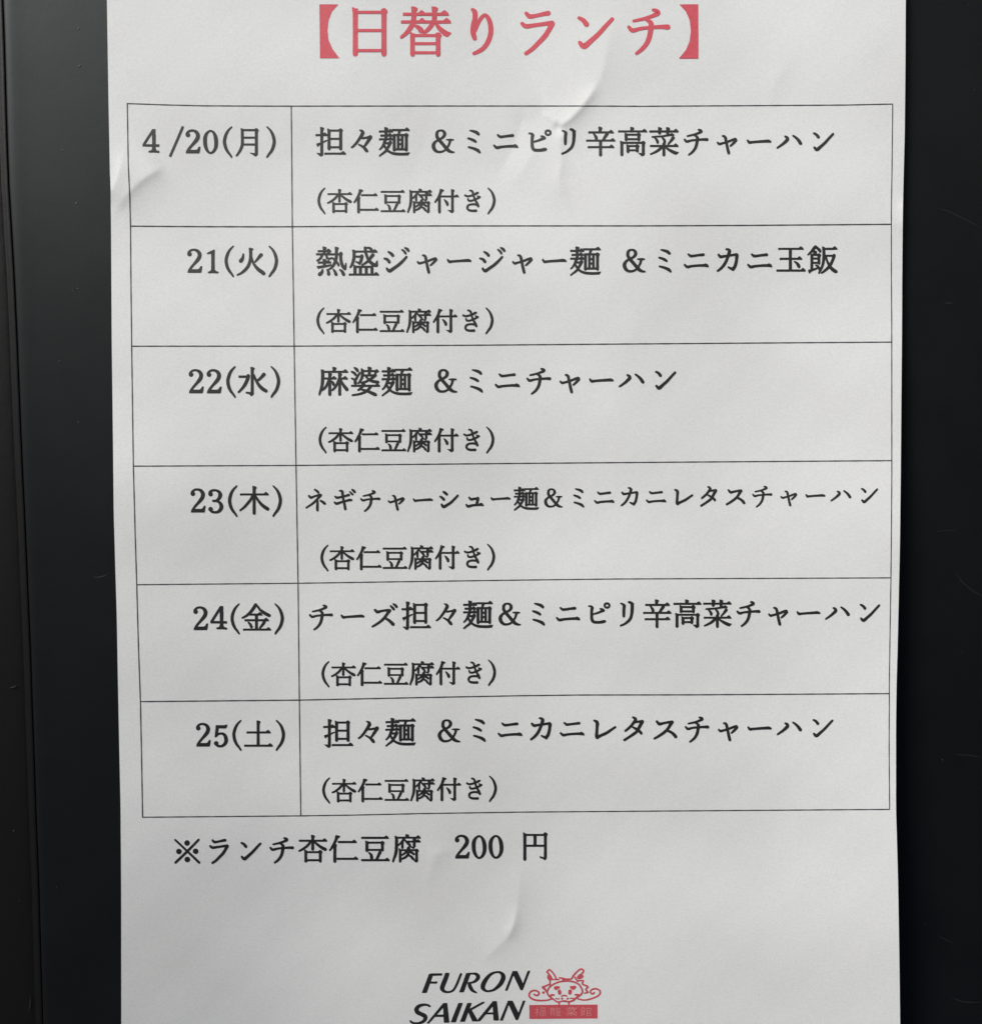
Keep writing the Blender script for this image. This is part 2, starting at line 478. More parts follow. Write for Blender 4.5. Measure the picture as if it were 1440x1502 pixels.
# glyph: (box size in pixels at body size, vertical shift, strokes)
G = {}
def g(ch, size, dy, src): G[ch] = (size, dy, glyph_shapes(src))
g('担', 50, 0, "v 33.5 9.5 127;h 9 57 42;p 11,79 28,74 40,70 48,65 56,63 55,67 42,74 26,84 21,86 18,92 13,87;p 12,118.5 28,119.5 39,118 39,126 34,131 28,132 23,128;u 64 18 106;n 58.5 17;u 113 19 106;k 113 20;l 62 113 23;l 64 113 58;l 64 113 93.5;h 46 134 120.5")
g('々', 50, 0, "b 58,21,3 66,24,9 71,31,13 66,43,12 55,60,10 42,78,8.5 30,90,7 24,94,5.5;b 62,54,5 72,55,7 85,53,7 96,51,9;b 103,50,15 98,60,12 88,75,10 79,88,7;b 54,82,5 64,87,7 75,94,10 84,104,13 88,109,11")
g('麺', 50, 0, "v 37.5 10 60;h 10 66 27;h 16 64 44;h 10 67 60;b 37,58,10 33,68,11 27,82,9 20,94,7 11,103,5;l 33 52 76.5;b 56,73,14 51,85,11 44,98,9 36,110,9 22,121,7 11,130,5.5;b 29,84,8 36,96,9 44,107,9 58,116,9 75,121,10 95,122.5,10 115,122.5,10 127,122,9.5;p 118,117 138,115.5 131,127 118,127;h 64 136 20.5;p 90,22 103,22 97,32 95,40 87,40;u 72.5 37 111;u 123.5 38 111;k 123.5 40;l 72 123 41.5;l 72 123 102;u 89 42 102 9.5;u 106 42 102 9.5;l 89 106 62;l 89 106 80.5")
g('&', 50, 0, "b 46,40,10 47,48,12 54,60,13 66,74,13 78,88,13 90,102,14 100,110,12 111,114,8 119,114.5,5;b 47,44,11 47,34,11 53,25,8 63,22.5,6.5 73,25,9 79,33,12 79,42,12 74,50,10 64,57,8 52,62,8;b 53,62,7 41,70,9 33,82,13 33,93,14 38,104,13 48,112,10 60,113.5,8 72,111,7.5 82,105,7 90,96,7.5 98,82,8 103,66,9;b 88,62,4 97,62,6 108,62,7 117,62,4;p 94,62 110,62 106,70 98,70")
g('ミ', 50, 0, "b 57,23,5 70,26,9 84,31,12 92,38,11;b 49,56,7 62,60,9.5 73,65,11 80,70,9;b 51,93,7 66,97,9 82,103,11.5 92,109,12 97,115,8")
g('ニ', 50, 0, "b 38,42,7 47,49,10 60,48.5,9 82,45.5,9 101,43.5,11;b 22,86,7 33,95,10.5 52,92,9 80,89.5,9 105,89,10 118,91,9;p 102,85 110,80.5 121,86 124,96 104,94")
g('ピ', 50, 0, "b 29,35,5 38,36,8 44,42,13 42,55,11 42,75,11.5 43,92,12 49,103,12 62,106,10.5 80,105.5,11 92,103,12 99,102,11;b 80,47,6 88,49,9 93,54,12;b 94,54,11 82,59,9 68,65,7.5 50,70,6;b 109,23,8 118,27,8 118.5,37,8 109,42,8 100,37,8 100,27,8 109,23,8")
g('リ', 50, 0, "b 43,24,6 51,27,8 57,34,13 56,48,11.5 55.5,65,11.5 55.5,80,10;b 78,18,9 88,22,11 92,33,13 91.5,55,12.5 89,75,11.5 83,92,11 72,104,10 58,114,8 42,121,7;p 90,19 101,25 95,28")
g('辛', 50, 0, "v 69.5 8 30;h 22 126 30.5;b 41,34,5 47,42,8 53,52,12 54,60,10;b 99,38,13 92,48,11 86,58,10 82,64,9;h 13 133 65.5;h 19 128 93;u 71.5 66 132")
g('高', 50, 0, "v 71 9 27;h 15 134 26.5;u 46.5 35 67;n 41.5 35;u 100 37 67;k 100 38;l 46 100 40.5;l 46 100 59.5;u 28.5 69 131;n 22.5 69;l 28 120 74.5;u 119 72 125;k 119 73;p 98,118 114,119 125,117 125,125 119,130 113,131.5 108,127;u 54.5 84 118;n 49.5 84;u 93.5 86 115;k 93.5 87;l 54 94 88.5;l 54 94 106.5")
g('菜', 50, 0, "v 52 10 40;v 86 10 42;h 10 131 26.5;b 21,50,6 40,48.5,6.5 60,47.5,6.5 82,44,7 104,41,7;p 90,40 104,34 115,41 110,45 92,46;b 31,54,5 38,60,9 43,69,11 43,74,9;b 62,52,5 69,59,9 73,68,10 72,76,9;b 109,54,13 103,62,10.5 96,71,8 88,80,6;h 13 130 88;u 70 75 132;b 66,88,8 56,98,10.5 44,108,10 30,116,8 14,123,5.5;b 74,90,5 84,99,8 98,108,11 112,115,13 122,118.5,12;p 112,110 133,115 122,125 112,122")
g('チ', 45.9, 1.1, "b 82,18,7 90,20,10 95,26,12 82,33,9.5 62,40,8 31,47,6.5;b 64,43,8 72,48,10 77,56,13 75,75,12.5 71,93,12 64,108,11 52,122,9.5 38,133,7;b 18,63,8 28,72,10.5 50,67,8 80,64,8.5 105,62.5,10 121,63,13")
g('ャ', 50, 0, "b 33,74,7 40,80,9 52,77,8 68,73,8 84,67,8.5 97,62,9 108,60,12;b 111,64,10 104,72,9.5 94,82,8 87,88,6.5;b 54,46,6 61,47,9 66,54,11 68,65,10.5 71,78,10 75,98,11 80,118,11")
g('ー', 50, 0, "b 23,65,7 30,73,11 42,72,9 60,70.5,9 90,68.5,10 110,67.5,11.5 119,70,8")
g('ハ', 50, 0, "b 57,48,7 64,52,11 67,60,13 56,72,11 44,82,9 24,96,6.5;b 91,45,7 102,53,9 113,64,12 122,77,13")
g('ン', 45.9, -0.4, "b 34,39,8 45,45,11 54,56,13;b 36,104,9 43,112,13 50,113,14 65,100,12 85,82,11 105,60,10 122,42,9")
g('熱', 50, 0, "v 43 10 42;h 17 71 28;h 10 72 41;b 33,42,10 32,50,9.5 25,60,9 17,66,7.5 12,68,5.5;b 50,42,8 53,50,8.5 54,57,8.5 62,60,7.5 72,59,6.5;v 43 62 90;h 17 71 76;b 16,95,9 25,95,9 40,92.5,9 55,90,7.5 72,86,4.5;p 12,91 26,92 24,99 18,103.5;v 94 11 40;b 94,30,11.5 94,50,11 91,65,12 87,77,11.5 80,90,9.5 72,99,8 63,104,5.5;l 60 113 41.5;b 113,38,14 112,50,11 113,65,11.5 117,82,12 123,95,13 130,104,9;b 134,80,4.5 133,90,6.5 131,102,9;b 72,57,6 80,59,7 87,66,8 95,74,9 101,82,9.5 103,88,8;b 35,107,7 34,114,10 29,121,13 23,126,14;b 56,107,7 60,115,10.5 61,125,12.5;b 82,107,7 88,115,10 92,126,12.5;b 109,107,6 118,114,11 124,126,13")
g('火', 50, 0, "p 63,14 74,16 82,19 77,25 70,34 64,33;b 70,20,11.5 70,38,11.5 70,55,12 66,75,12 58,94,11.5 44,110,11 30,121,8 14,129,6;b 74,55,7 80,76,8 90,92,11 104,107,14 118,117,15 125,123,14;b 39,41,6 38,50,8 34,62,13 28,70,15;b 114,44,14 105,54,11 97,64,8.5 88,74,5")
g('盛', 50, 0, "b 28,28,11 28,45,11.5 27,60,11.5 22,78,10 16,90,7.5 12,96,6;n 22 24;l 28 110 30;h 100 126 30.5;b 75,14,11 77,30,11 81,45,10.5 88,62,11 100,77,13 113,86,14 122,88,12;b 126,69,3 124,78,9 123,88,12;b 108,44,13 98,56,11 88,69,9.5 75,79,8 62,86,5.5;l 80 98 14;b 92,14,7 100,20,11 104,29,9;l 30 60 51;b 61,49,14 59,62,11.5 56,72,11.5 51,80,10;b 37,73,5 46,77,7 52,80,9;l 30 106 94;u 32 89 126;n 27 88;u 55 94 126;u 80 94 126;u 104 92 126;h 8 132 127")
g('ジ', 50, -2, "b 37,37,7 48,44,11 55,52,12;b 20,65,7 32,69,11 40,79,12;b 30,107,8 36,115,11 43,117,13 58,107,11 78,93,11 98,75,10 113,58,8;b 95,28,6 104,35,9 109,43,9;b 107,20,6 117,26,11 122,33,9")
g('カ', 50, -2, "b 64,26,6 72,27,9 78,34,13 75,45,11.5 71,58,11 64,76,10.5 54,93,10.5 42,107,9.5 28,118,7.5;b 32,50,9 40,58,11 55,56,9 75,53,8 95,50,8.5 108,48,10;b 109,52,14 108,65,11.5 106,80,11.5 101,98,12 92,111,13;b 73,102,6 82,107,9 92,110,11")
g('玉', 50, 0, "h 20 124 19;h 26 118 61;u 69 19 110;h 12 133 110.5;b 87,73,5 97,80,10 104,90,13 106,95,11")
g('飯', 50, -2, "b 40,15,10 34,22,12 25,34,10 15,44,7.5 8,50,5;b 42,17,10 50,24,10 57,31,12 59,36,10;v 36.5 33 50;l 24 54 50;u 24 47 113 10.5;u 54 49 91 10.5;k 54 50;l 24 54 66;l 24 54 84;p 9,114 18,112 25,110 47,104 48,110 28,118 20,122 15,129 10,123;b 41,94,5 48,98,9 55,107,9 56,113,7;b 74,22,11 75,50,11.5 73,78,10.5 68,98,9.5 60,115,8.5 54,127,6;n 69 17;l 74 118 24.5;h 100 131 24.5;l 80 118 54;b 118,53,13 114,68,11 107,84,11 99,98,12 86,111,10 74,121,8 65,127,6;b 84,58,7 88,74,8 96,92,10 104,104,12 116,115,14 126,121,13")
g('水', 50, -1, "v 71 13 123 12;p 44,117 58,118 68,119 77,118 77,125 73,131 66,134.5 58,126 44,122;l 13 54 52.5 52.5 8;b 54,49,14 50,65,12.5 41,84,12 30,100,10 20,111,8 13,118,6.5;b 76,44,8 82,58,9 90,74,10 102,92,13 116,105,14 129,113,13;b 120,43,14 111,53,11 100,64,9 90,70,6")
g('麻', 50, -1.3, "v 74.5 12 32;l 24 125 31.5;h 100 132 31.5;b 26,28,12 26,60,12 24,85,11.5 20,102,10 15,117,8 12,128,6;n 20 24;l 30 85 60;h 62 84 60;h 92 131 60;v 56 37 133;v 98 37 133;b 52,66,8 45,84,9.5 35,100,9 23,109,7;b 62,72,7 70,78,10.5 72,86,10;b 93,66,8 86,84,9 76,100,9 66,109,6.5;b 103,66,7 110,82,10 120,96,13 128,106,14")
g('婆', 50, -1.3, "b 24,15,6 33,21,11 37,28,11;b 13,32,7 22,36,10 29,44,10;b 13,60,6 22,64,7 26,68,10 28,79,14;b 47,36,6 38,50,8 30,64,9;b 58,26,12 58,40,11.5 56,55,10 50,68,8.5 44,77,7 40,81,5;n 53 20;l 58 118 29;p 112,26 119,21 129,31 119,36 112,41 108,38;v 87 12 47;l 60 110 47;b 112,46,13 104,53,11 92,63,9 78,71,8 64,76,7 53,79,6;b 73,52,7 82,62,9 95,70,10 112,74,11 124,75,10;h 12 131 91;b 63,84,14 57,94,11 50,103,9 41,109,8;b 50,106,6 66,110,8 82,115,10 100,123,13 113,129,13;b 92,94,11 84,106,10 70,117,10 50,125,8.5 30,129,7.5 16,131,7")
g('木', 50, -1, "v 67.5 12 132;h 10 128 46.5;b 60,54,9 53,68,10 42,82,10 28,98,9 9,114,6.5;b 74,54,7 82,68,9 94,84,11 108,97,13 125,108,14")
g('金', 50, -1.3, "b 66,15,13 58,28,12.5 46,44,11.5 32,58,10 20,66,8 9,71,6.5;b 74,21,8 84,35,9 96,45,12 110,54,13 124,61,13;l 40 92 57;h 60 94 57;h 20 121 81;u 69.5 57 122;b 34,90,5 42,98,10 48,110,11;b 103,89,12 96,100,10 88,110,8 83,115,6;h 14 131 121.5")
g('土', 50, -1.4, "v 70.5 13 120;h 22 123 63;h 12 132 120")
g('月', 50, 0, "b 50,20,10 50,50,11 50,80,11.5 46,95,11 38,112,9.5 26,129,7;n 44.5 16;l 50 108 21;u 109 18 121;k 109 19;p 81,117.5 100,119 115,117 115,125 110,130 104,132.5 98,127;l 50 109 53;l 50 109 82")
g('円', 50, 0.4, "u 23 17 132;n 17.5 15;l 23 110 23;u 110 17 122;k 110 18;p 86,113 100,117 115,117 114,124 106,130 101,124 88,120;u 66 24 69;l 23 110 68.5")
g('ネ', 49.4, -2.7, "b 67,18,7 78,25,11 86,33,12;b 37,51,9 47,61,12 62,55,9 80,49.5,9 96,46,12;b 98,48,15 88,60,12 75,75,11 60,89,10 40,103,9 23,114,7.5;b 82,78,10 82,95,11.5 81,115,12.5 82,127,12;b 98,77,9 110,84,12 120,92,13")
g('ギ', 49.4, -2.1, "b 20,55,9 30,61,12 50,57,10 75,51,10 92,46,12;b 17,86,9 28,92,12.5 50,85,10 75,78,10 95,73,12 105,73,11;b 43,24,7 54,25,10 58,32,13 59,48,11 63,70,11 68,92,12 73,120,13;b 97,29,6 104,36,9 111,43,10;b 109,18,7 117,24,13 122,30,12")
g('シ', 49.4, -2.5, "b 43,37,10 52,43,13 60,50,12;b 25,62,8 35,68,12 44,77,13;b 33,104,10 38,113,13 46,115,14 60,107,12 80,94,11 100,75,10 118,56,9")
g('ュ', 49.4, -2.0, "b 40,68,9 49,77,11 62,75,10 82,72,10;b 85,71,14 83,85,12.5 79,103,12;b 25,106,9 33,114,12 55,109,10 80,106.5,10 105,106,10 112,108,8;p 92,101 102,95.5 110,99 116,109 100,111")
g('レ', 49.4, -1.7, "b 29,38,8 38,42,12 42,50,14 41,65,11.5 40,85,11.5 39,107,13 42,113,12;b 42,111,13 60,102,11 80,93,11 100,80,10 120,66,8")
g('タ', 49.4, -1.2, "b 67,22,7 76,27,11 78,35,13 70,46,11 58,61,10 46,72,9.5 34,82,8;b 76,44,7 88,42,8 98,40,9;b 107,41,15 100,55,13 92,70,12 84,84,11 72,94,11 52,108,9.5 30,122,9;b 62,63,5 75,70,9 90,79,10 100,88,12 103,93,10")
g('ス', 49.4, -0.6, "b 33,39,9 44,50,12 60,47,9 80,43,9 93,42,12;b 99,42,14 90,56,12 80,72,11 66,86,11 45,101,10 23,114,8;b 82,80,9 96,87,11 108,97,13 115,106,13")
g('ズ', 50, -0.4, "b 27,44,9 37,53,12 55,49,9 75,46,9 86,46,12;b 91,47,14 80,62,11 68,79,11 52,94,10 35,106,9 16,117,7;b 72,80,8 88,90,11 98,99,13 106,107,14;b 96,27,7 104,35,10 109,41,10;b 108,19,7 117,25,11 121,31,10")
g('ラ', 45.9, -0.5, "b 39,27,9 48,35,11 65,33,9 85,28.5,10 97,26.5,12;b 28,54,9 38,61,11 60,58.5,9.5 85,55,9.5 100,53,11;b 106,54,16 100,68,12 88,87,12 72,104,11 55,121,10 38,133,9")
g('杏', 46.9, 0, "v 71 8 78;h 10 136 33;b 60,40,9 48,55,10 34,66,9 20,75,8 9,80,6.5;b 80,40,8 92,50,10 108,62,12 122,70,14 129,73,13;u 39.5 77 133;n 34 76;u 105.5 80 133;k 105.5 82;l 40 105 85.5 85.5 7.5;l 40 105 122.5 122.5 8")
g('仁', 46.9, 0, "b 42,16,13 38,28,12 32,42,11 24,56,10 16,69,8 10,77,6.5;p 36,8 50,10 57,14 50,21 40,24 34,20;u 32.5 52 134 12.5;p 32,46 42,52 38,62 28,60;h 48 131 39 39 8;h 43 138 116 116 8")
g('豆', 46.9, 0, "h 12 135 21.5 21.5 8;u 36 37 86 12;n 30.5 37;u 107 40 84 12;k 107 42;l 36 107 43.5 43.5 7.5;l 36 107 76.5;b 46,90,6 55,99,11 58,113,13;b 96,88,13 90,100,11 84,113,10 79,121,8;h 12 139 123.5 123.5 8")
g('腐', 46.9, 0, "v 76 6 22;h 22 137 20.5;b 28,20,11 28,45,12.5 27,75,12.5 23,98,11 17,114,9 12,129,7;n 22 14;b 62,27,10 56,36,10 46,47,8 37,55,6;b 57,38,8 55,50,9.5 55,66,10;h 70 137 38.5;v 109 24 64;b 92,60,4 100,65,6 107,66,8;b 66,30,5 76,42,9 86,51,11 89,58,9;u 45 74 134 11;n 40 72;l 45 118 77.5;u 120 76 129 11;k 120 77;p 106,120 120,123 126,121 125,129 117,134 108,127;b 84,68,14 78,80,11 68,90,9 54,100,7;b 88,84,8 98,89,10 107,96,10;b 83,92,10 76,104,10 66,112,9 52,118,7;b 86,102,8 96,108,10 104,118,11")
g('付', 46.9, 0, "b 42,14,13 38,26,12 32,42,11 24,56,10 16,67,8 10,76,6.5;p 36,6 50,9 57,13 50,19 40,22 34,18;u 32.5 50 134 12.5;h 38 134 46 46 8;v 101.5 9 124 12.5;p 76,118 94,119 108,116 108,124 103,130 96,132 90,129 84,123;b 59,63,5 67,72,11 74,83,14 75,90,12")
g('き', 46.9, 0, "b 30,40,9 42,45,9 60,42,9 78,36,9 91,29,12 98,26,9;b 45,58,7 48,67,9 60,69,9 78,64,9 96,56,9 108,49,9;b 95,43,5 100,47,9 108,48,7;b 55,14,7 66,17,9 71,26,10 73,38,9.5 78,52,9.5 85,68,10 93,82,12 99,97,12;b 98,92,9 84,88,9.5 68,87,9 50,91,9 43,100,10.5 42,108,10 48,117,10 62,121,11 78,121.5,11 87,121,13")
g('4', 50, 0, "p 66,18 80,17 80,60 67,60;u 74 40 113 14;b 70,22,9 52,50,9 34,78,9 30,85,8;l 26 97 85.5 86.5 8.5;b 55,112,7 75,111,8 93,113,8;p 67,100 81,100 86,110 61,110")
g('2', 50, 0, "d 50 41 9 9;b 44,42,6 46,34,8 56,25,8 70,22.5,8 84,28,12 92,40,15 91,54,15 83,67,14 70,82,10 58,96,9 48,110,8;p 42,119 44,109 55,105.5 86,105.5 92,101 97,92 103,92 101,108 98,119")
g('0', 50, 0, "b 74,24,6.5 60,33,10 52,50,14.5 51,72,15 54,92,13.5 62,110,10 74,118,7.5 87,111,10 96,94,13.5 98,72,15 95,50,14.5 87,32,10 74,24,6.5")
g('1', 50, 0, "u 70 28 117 13.5;p 76.5,22 70,24 46,36 46,40.5 63,38 76.5,40;b 52,118,6 70,116,8 90,118,6;p 64,106 77,106 86,116 56,116")
g('3', 50, 0, "d 51 42 9 9;b 45,43,6 48,33,8 60,26.5,8 75,26.5,8 88,34,12 92,47,15 87,60,12 77,69,9 62,71,8;b 70,71,7 84,74,9 94,84,13 97,96,14.5 92,109,13 82,117,10 70,119,8 57,116,10 47,107,9;d 51 105 9 8")
g('5', 50, 0, "p 49,28 60,28.5 86,28.5 97,25 95,36 89,41 60,40 56,64 54,74 50,79 44,79 47,50;b 50,74,7 60,66,8 74,64,9 86,70,12 92,85,15 92,99,14.5 84,112,12 70,119,8.5 56,116,10 46,108,9;d 50 106 9 9")
g('(', 50, 0, "b 91,8,5 76,24,8.5 66,44,11.5 61,68,12 65,92,12 73,110,10.5 83,123,8.5 91,135,6.5")
g(')', 50, 0, "b 53,8,5 68,24,8.5 78,44,11.5 83,68,12 79,92,12 71,110,10.5 61,123,8.5 53,135,6.5")
g('/', 50, 0, "b 100,9,9 74,70,9 48,130,9")
g('※', 50, 0, "b 20,21,7 70,68,8 121,117,9;b 119,20,8 70,70,9 21,117,9;d 70 34 11 11;d 35.5 70 11 11;d 106 69 11 11;d 71 104 11 11")
g('日', 50, 0, "u 32.5 14 141 13;n 25.5 13;u 108 16 141 13;k 108 19;l 32 108 24 24 7;l 32 108 72;l 32 108 125")
g('替', 50, 0, "l 12 131 29;h 50 72 29;h 100 132 29;l 7 136 49.5;h 50 73 49.5;h 110 138 49.5;v 41 10 40;b 41,34,11.5 40,46,12 37,56,12 29,69,11 20,80,9.5 8,90,6.5;b 44,59,6 54,65,11 60,72,14;v 95 10 40;b 95,34,12 95,44,12 88,58,11 78,70,10 68,79,7;b 101,56,8 108,66,11 118,75,13 128,82,14;p 118,70 140,79 130,89 118,84;u 37.5 80 141;n 32.5 79;u 105 81 141;k 105 83;l 37 105 85.5;l 37 105 107;l 37 105 131")
g('り', 50, 0, "b 48,17,8 54,23,12 55,38,12 50,58,11 50,78,13 54,93,11;b 55,74,7 62,55,9 72,38,9 82,32,9 91,42,11 96,60,12 96,80,12 90,100,12 78,118,11 65,127,10 52,133,8")

def shapes_bbox(sh):
    xs = []
    for k, d in sh:
        if k in 'rR': xs += [q[0] - q[2] / 2 * (.9 if k == 'r' else 0) for q in d] + [q[0] + q[2] / 2 * (.9 if k == 'r' else 0) for q in d]
        elif k == 'p': xs += [q[0] for q in d]
        else: xs += [d[0] - d[2], d[0] + d[2]]
    return min(xs), max(xs)

def draw(pr, sh, fx, fy, su):
    """fx, fy: maps from glyph units to sheet pixels; su: pixels per unit"""
    for k, d in sh:
        if k == 'r':
            pts = [(fx(x, y), fy(x, y), w * su) for x, y, w in catmull(d, 3.0 / max(su, .1) * .5)]
            pr.ribbon(pts)
        elif k == 'R':
            pts = [(fx(x, y), fy(x, y), w * su) for x, y, w in catmull(d, 4.0 / max(su, .1))]
            pr.ribbon(pts, False)
        elif k == 'p':
            pr.poly([(fx(x, y), fy(x, y)) for x, y in d])
        else:
            pr.disc(fx(d[0], d[1]), fy(d[0], d[1]), d[2] * su, d[3] * su)

def put(pr, ch, cx, top, scale=1.0, ysc=1.0, size=None, dy=None, tilt=0.0, jit=0.0):
    """cx: middle of the ink; top: top of the glyph box"""
    sz, d, sh = G[ch]
    if size is not None: sz = size
    if dy is not None: d = dy
    u = sz * scale / 144.0
    lo, hi = shapes_bbox(sh); mid = (lo + hi) / 2
    top = top + d * scale
    draw(pr, sh, lambda x, y: cx + (x - mid) * u, lambda x, y: top + y * u * ysc + (x - mid) * u * tilt, u)

def line(name, items, base, scale=1.0, ysc=1.0, mat=None, parent=None, tilt=0.0):
    pr = Print()
    for it in items:
        ch, cx = it[0], it[1]
        kw = it[2] if len(it) > 2 else {}
        put(pr, ch, cx, interp(base, cx) if isinstance(base, list) else base, scale, ysc, tilt=tilt, **kw)
    return pr.build(name, mat or M_INK, parent)

# ---- red title
pr = Print()
pr.poly([(468.7, 6), (482, 6), (495.5, 6.2), (486.5, 16), (481.5, 29), (479.8, 44), (481.3, 58), (487, 71), (497, 84.5), (483, 84.6), (469.5, 84.5), (469.2, 44)])
pr.poly([(1023.6, 6), (1010, 6), (996.7, 6.2), (1006, 16), (1011.5, 29), (1013.3, 44.5), (1011.5, 60), (1006, 73), (996, 85), (1010, 85), (1023.5, 85), (1023.6, 44)])
for ch, x0 in (('日', 503), ('替', 584), ('り', 666), ('ラ', 750), ('ン', 830), ('チ', 912)):
    u = 80 / 144.0
    draw(pr, G[ch][2], lambda x, y: x0 + x * u, lambda x, y: 4 + y * u, u)
pr.build("title_text", M_RED)

# ---- ruled table: each rule is a piece
def rule(pts, w=1.55):
    pr = Print(); a = np.array(pts, float)
    L = np.concatenate([[0], np.cumsum(np.hypot(*(a[1:] - a[:-1]).T))])
    t = np.linspace(0, L[-1], int(L[-1] / 3) + 2)
    X = np.interp(t, L, a[:, 0]); Y = np.interp(t, L, a[:, 1])
    r = random.Random(int(a[0, 0] * 7 + a[0, 1]))
    pr.k = r.randrange(20)
    pr.ribbon([(x, y, w * (1 + 0.10 * math.sin(x * .21 + y * .17))) for x, y in zip(X, Y)], False, False)
    return pr.build("table_rule", M_RULE)
LEFT = [(186.6, 151.5), (188, 240), (190.3, 290), (191.3, 331.2), (191.8, 400), (193, 507.5), (195.5, 683.6), (198, 780), (200.4, 857.7), (203, 950), (205.8, 1029), (207.5, 1110), (209, 1199.3)]
MID = [(427, 155), (428, 250), (428.6, 331.6), (431.3, 507.3), (434, 682.6), (437, 855.6), (438.9, 1027.5), (441, 1197)]
RIGHT = [(1309, 152), (1307.9, 250), (1306.9, 310), (1306.9, 400), (1307.5, 470), (1307.6, 700), (1307, 780), (1306.3, 850), (1305, 930), (1304, 1000), (1303.7, 1100), (1304.4, 1187.5)]
rule(LEFT, 1.6); rule(MID, 1.5); rule(RIGHT, 1.35)
rule([(186, 151.3), (240, 153.2), (296, 154.6), (400, 155.1), (640, 154.9), (860, 154.9), (940, 155.3), (1100, 154.4), (1240, 153.5), (1309.5, 152)], 1.5)
rule([(190.8, 331.2), (300, 332), (400, 332.2), (640, 330.9), (940, 330.8), (1100, 330.1), (1307, 328.5)])
rule([(192.4, 507.5), (432, 507.4), (700, 506), (900, 504.4), (1100, 502.9), (1307.8, 501.5)])
rule([(195, 683.6), (434, 682.5), (600, 681), (740, 679.7), (1020, 677.5), (1307.8, 675.5)])
rule([(200, 857.7), (437, 855.5), (500, 854.6), (620, 852.8), (760, 850.9), (900, 849.3), (1020, 848.8), (1306.6, 847.6)])
rule([(205.2, 1029.2), (438, 1027), (520, 1025.3), (620, 1023.2), (760, 1020.6), (850, 1019.5), (1020, 1019.2), (1304, 1017.5)])
rule([(208.4, 1199), (270, 1198.5), (440, 1197), (520, 1195.8), (620, 1193.6), (760, 1191.5), (1000, 1189.7), (1304.8, 1187.5)], 1.6)

# ---- dates
P50 = {}
pr = Print()
for ch, x0 in (('4', 200), ('/', 233), ('2', 258), ('0', 283), ('(', 308), ('月', 338)):
    u = 50 / 144.0
    draw(pr, G[ch][2], lambda x, y: x0 + x * u, lambda x, y: 183 + y * u, u)
put(pr, ')', 397.3, 183)
pr.build("date_text", M_INK)
line("date_text", [('2', 285.6), ('1', 312), ('(', 336.4), ('火', 368), (')', 400.6)], 358.2)
line("date_text", [('2', 287.8), ('2', 314), ('(', 338.8), ('水', 370.4), (')', 403.6)], 535)
line("date_text", [('2', 290.5), ('3', 316.2), ('(', 341.4), ('木', 373), (')', 406.3)], 710)
line("date_text", [('2', 294.4), ('4', 320.6), ('(', 345), ('金', 376), (')', 409.2)], 883.3, .985)
line("date_text", [('2', 298.2), ('5', 323.8), ('(', 347.6), ('土', 379), (')', 411)], 1054.4, .98)

# ---- dishes
line("dish_text", [('担', 485), ('々', 530), ('麺', 578.3), ('&', 650), ('ミ', 695), ('ニ', 741.6), ('ピ', 791.5), ('リ', 834), ('辛', 881), ('高', 927.7),
                   ('菜', 973.7), ('チ', 1020.6), ('ャ', 1066), ('ー', 1113), ('ハ', 1157.4), ('ン', 1207.6)], 183)
line("dish_text", [('熱', 485.7), ('盛', 533.6), ('ジ', 581.5), ('ャ', 626.3), ('ー', 673.3), ('ジ', 722), ('ャ', 766), ('ー', 812.7), ('麺', 858.6), ('&', 930),
                   ('ミ', 975), ('ニ', 1021), ('カ', 1066.9), ('ニ', 1114), ('玉', 1160), ('飯', 1206)], [(470, 358.3), (1220, 358)])
line("dish_text", [('麻', 489), ('婆', 536), ('麺', 582.3), ('&', 653.8), ('ミ', 698.5), ('ニ', 744), ('チ', 790), ('ャ', 835.6), ('ー', 881.8), ('ハ', 926), ('ン', 976)],
     [(470, 535.6), (980, 533)])
line("dish_text", [('ネ', 463), ('ギ', 505.5), ('チ', 543), ('ャ', 581), ('ー', 620), ('シ', 658.4), ('ュ', 696), ('ー', 734), ('麺', 771.8), ('&', 811.6), ('ミ', 848.5),
                   ('ニ', 886), ('カ', 923), ('ニ', 962), ('レ', 1002.5), ('タ', 1039), ('ス', 1078.5), ('チ', 1117.7), ('ャ', 1156.6), ('ー', 1195.6), ('ハ', 1233), ('ン', 1275)],
     [(460, 715.2), (620, 713.7), (734, 711.9), (850, 710.6), (962, 709.5), (1180, 707.6), (1290, 707)], .81)
line("dish_text", [('チ', 470.7), ('ー', 517), ('ズ', 564), ('担', 610.3), ('々', 654), ('麺', 701), ('&', 747.5), ('ミ', 789.6), ('ニ', 833), ('ピ', 878.4), ('リ', 919.5),
                   ('辛', 963.8), ('高', 1008), ('菜', 1052), ('チ', 1097.4), ('ャ', 1141), ('ー', 1185.5), ('ハ', 1228), ('ン', 1275.7)],
     [(470, 881.6), (517, 881), (610, 879.5), (701, 878), (964, 877), (1185, 876), (1275, 875.5)], .966)
line("dish_text", [('担', 496), ('々', 540), ('麺', 587.4), ('&', 658.7), ('ミ', 702.6), ('ニ', 748), ('カ', 793), ('ニ', 839), ('レ', 886.8), ('タ', 929), ('ス', 975.6),
                   ('チ', 1022), ('ャ', 1067.6), ('ー', 1113.7), ('ハ', 1157.4), ('ン', 1206.8)],
     [(496, 1052.2), (587, 1050.2), (658, 1049), (702, 1047.9), (748, 1047.1), (839, 1046.3), (1022, 1045.8), (1113, 1045), (1207, 1044.5)], .985, .99)

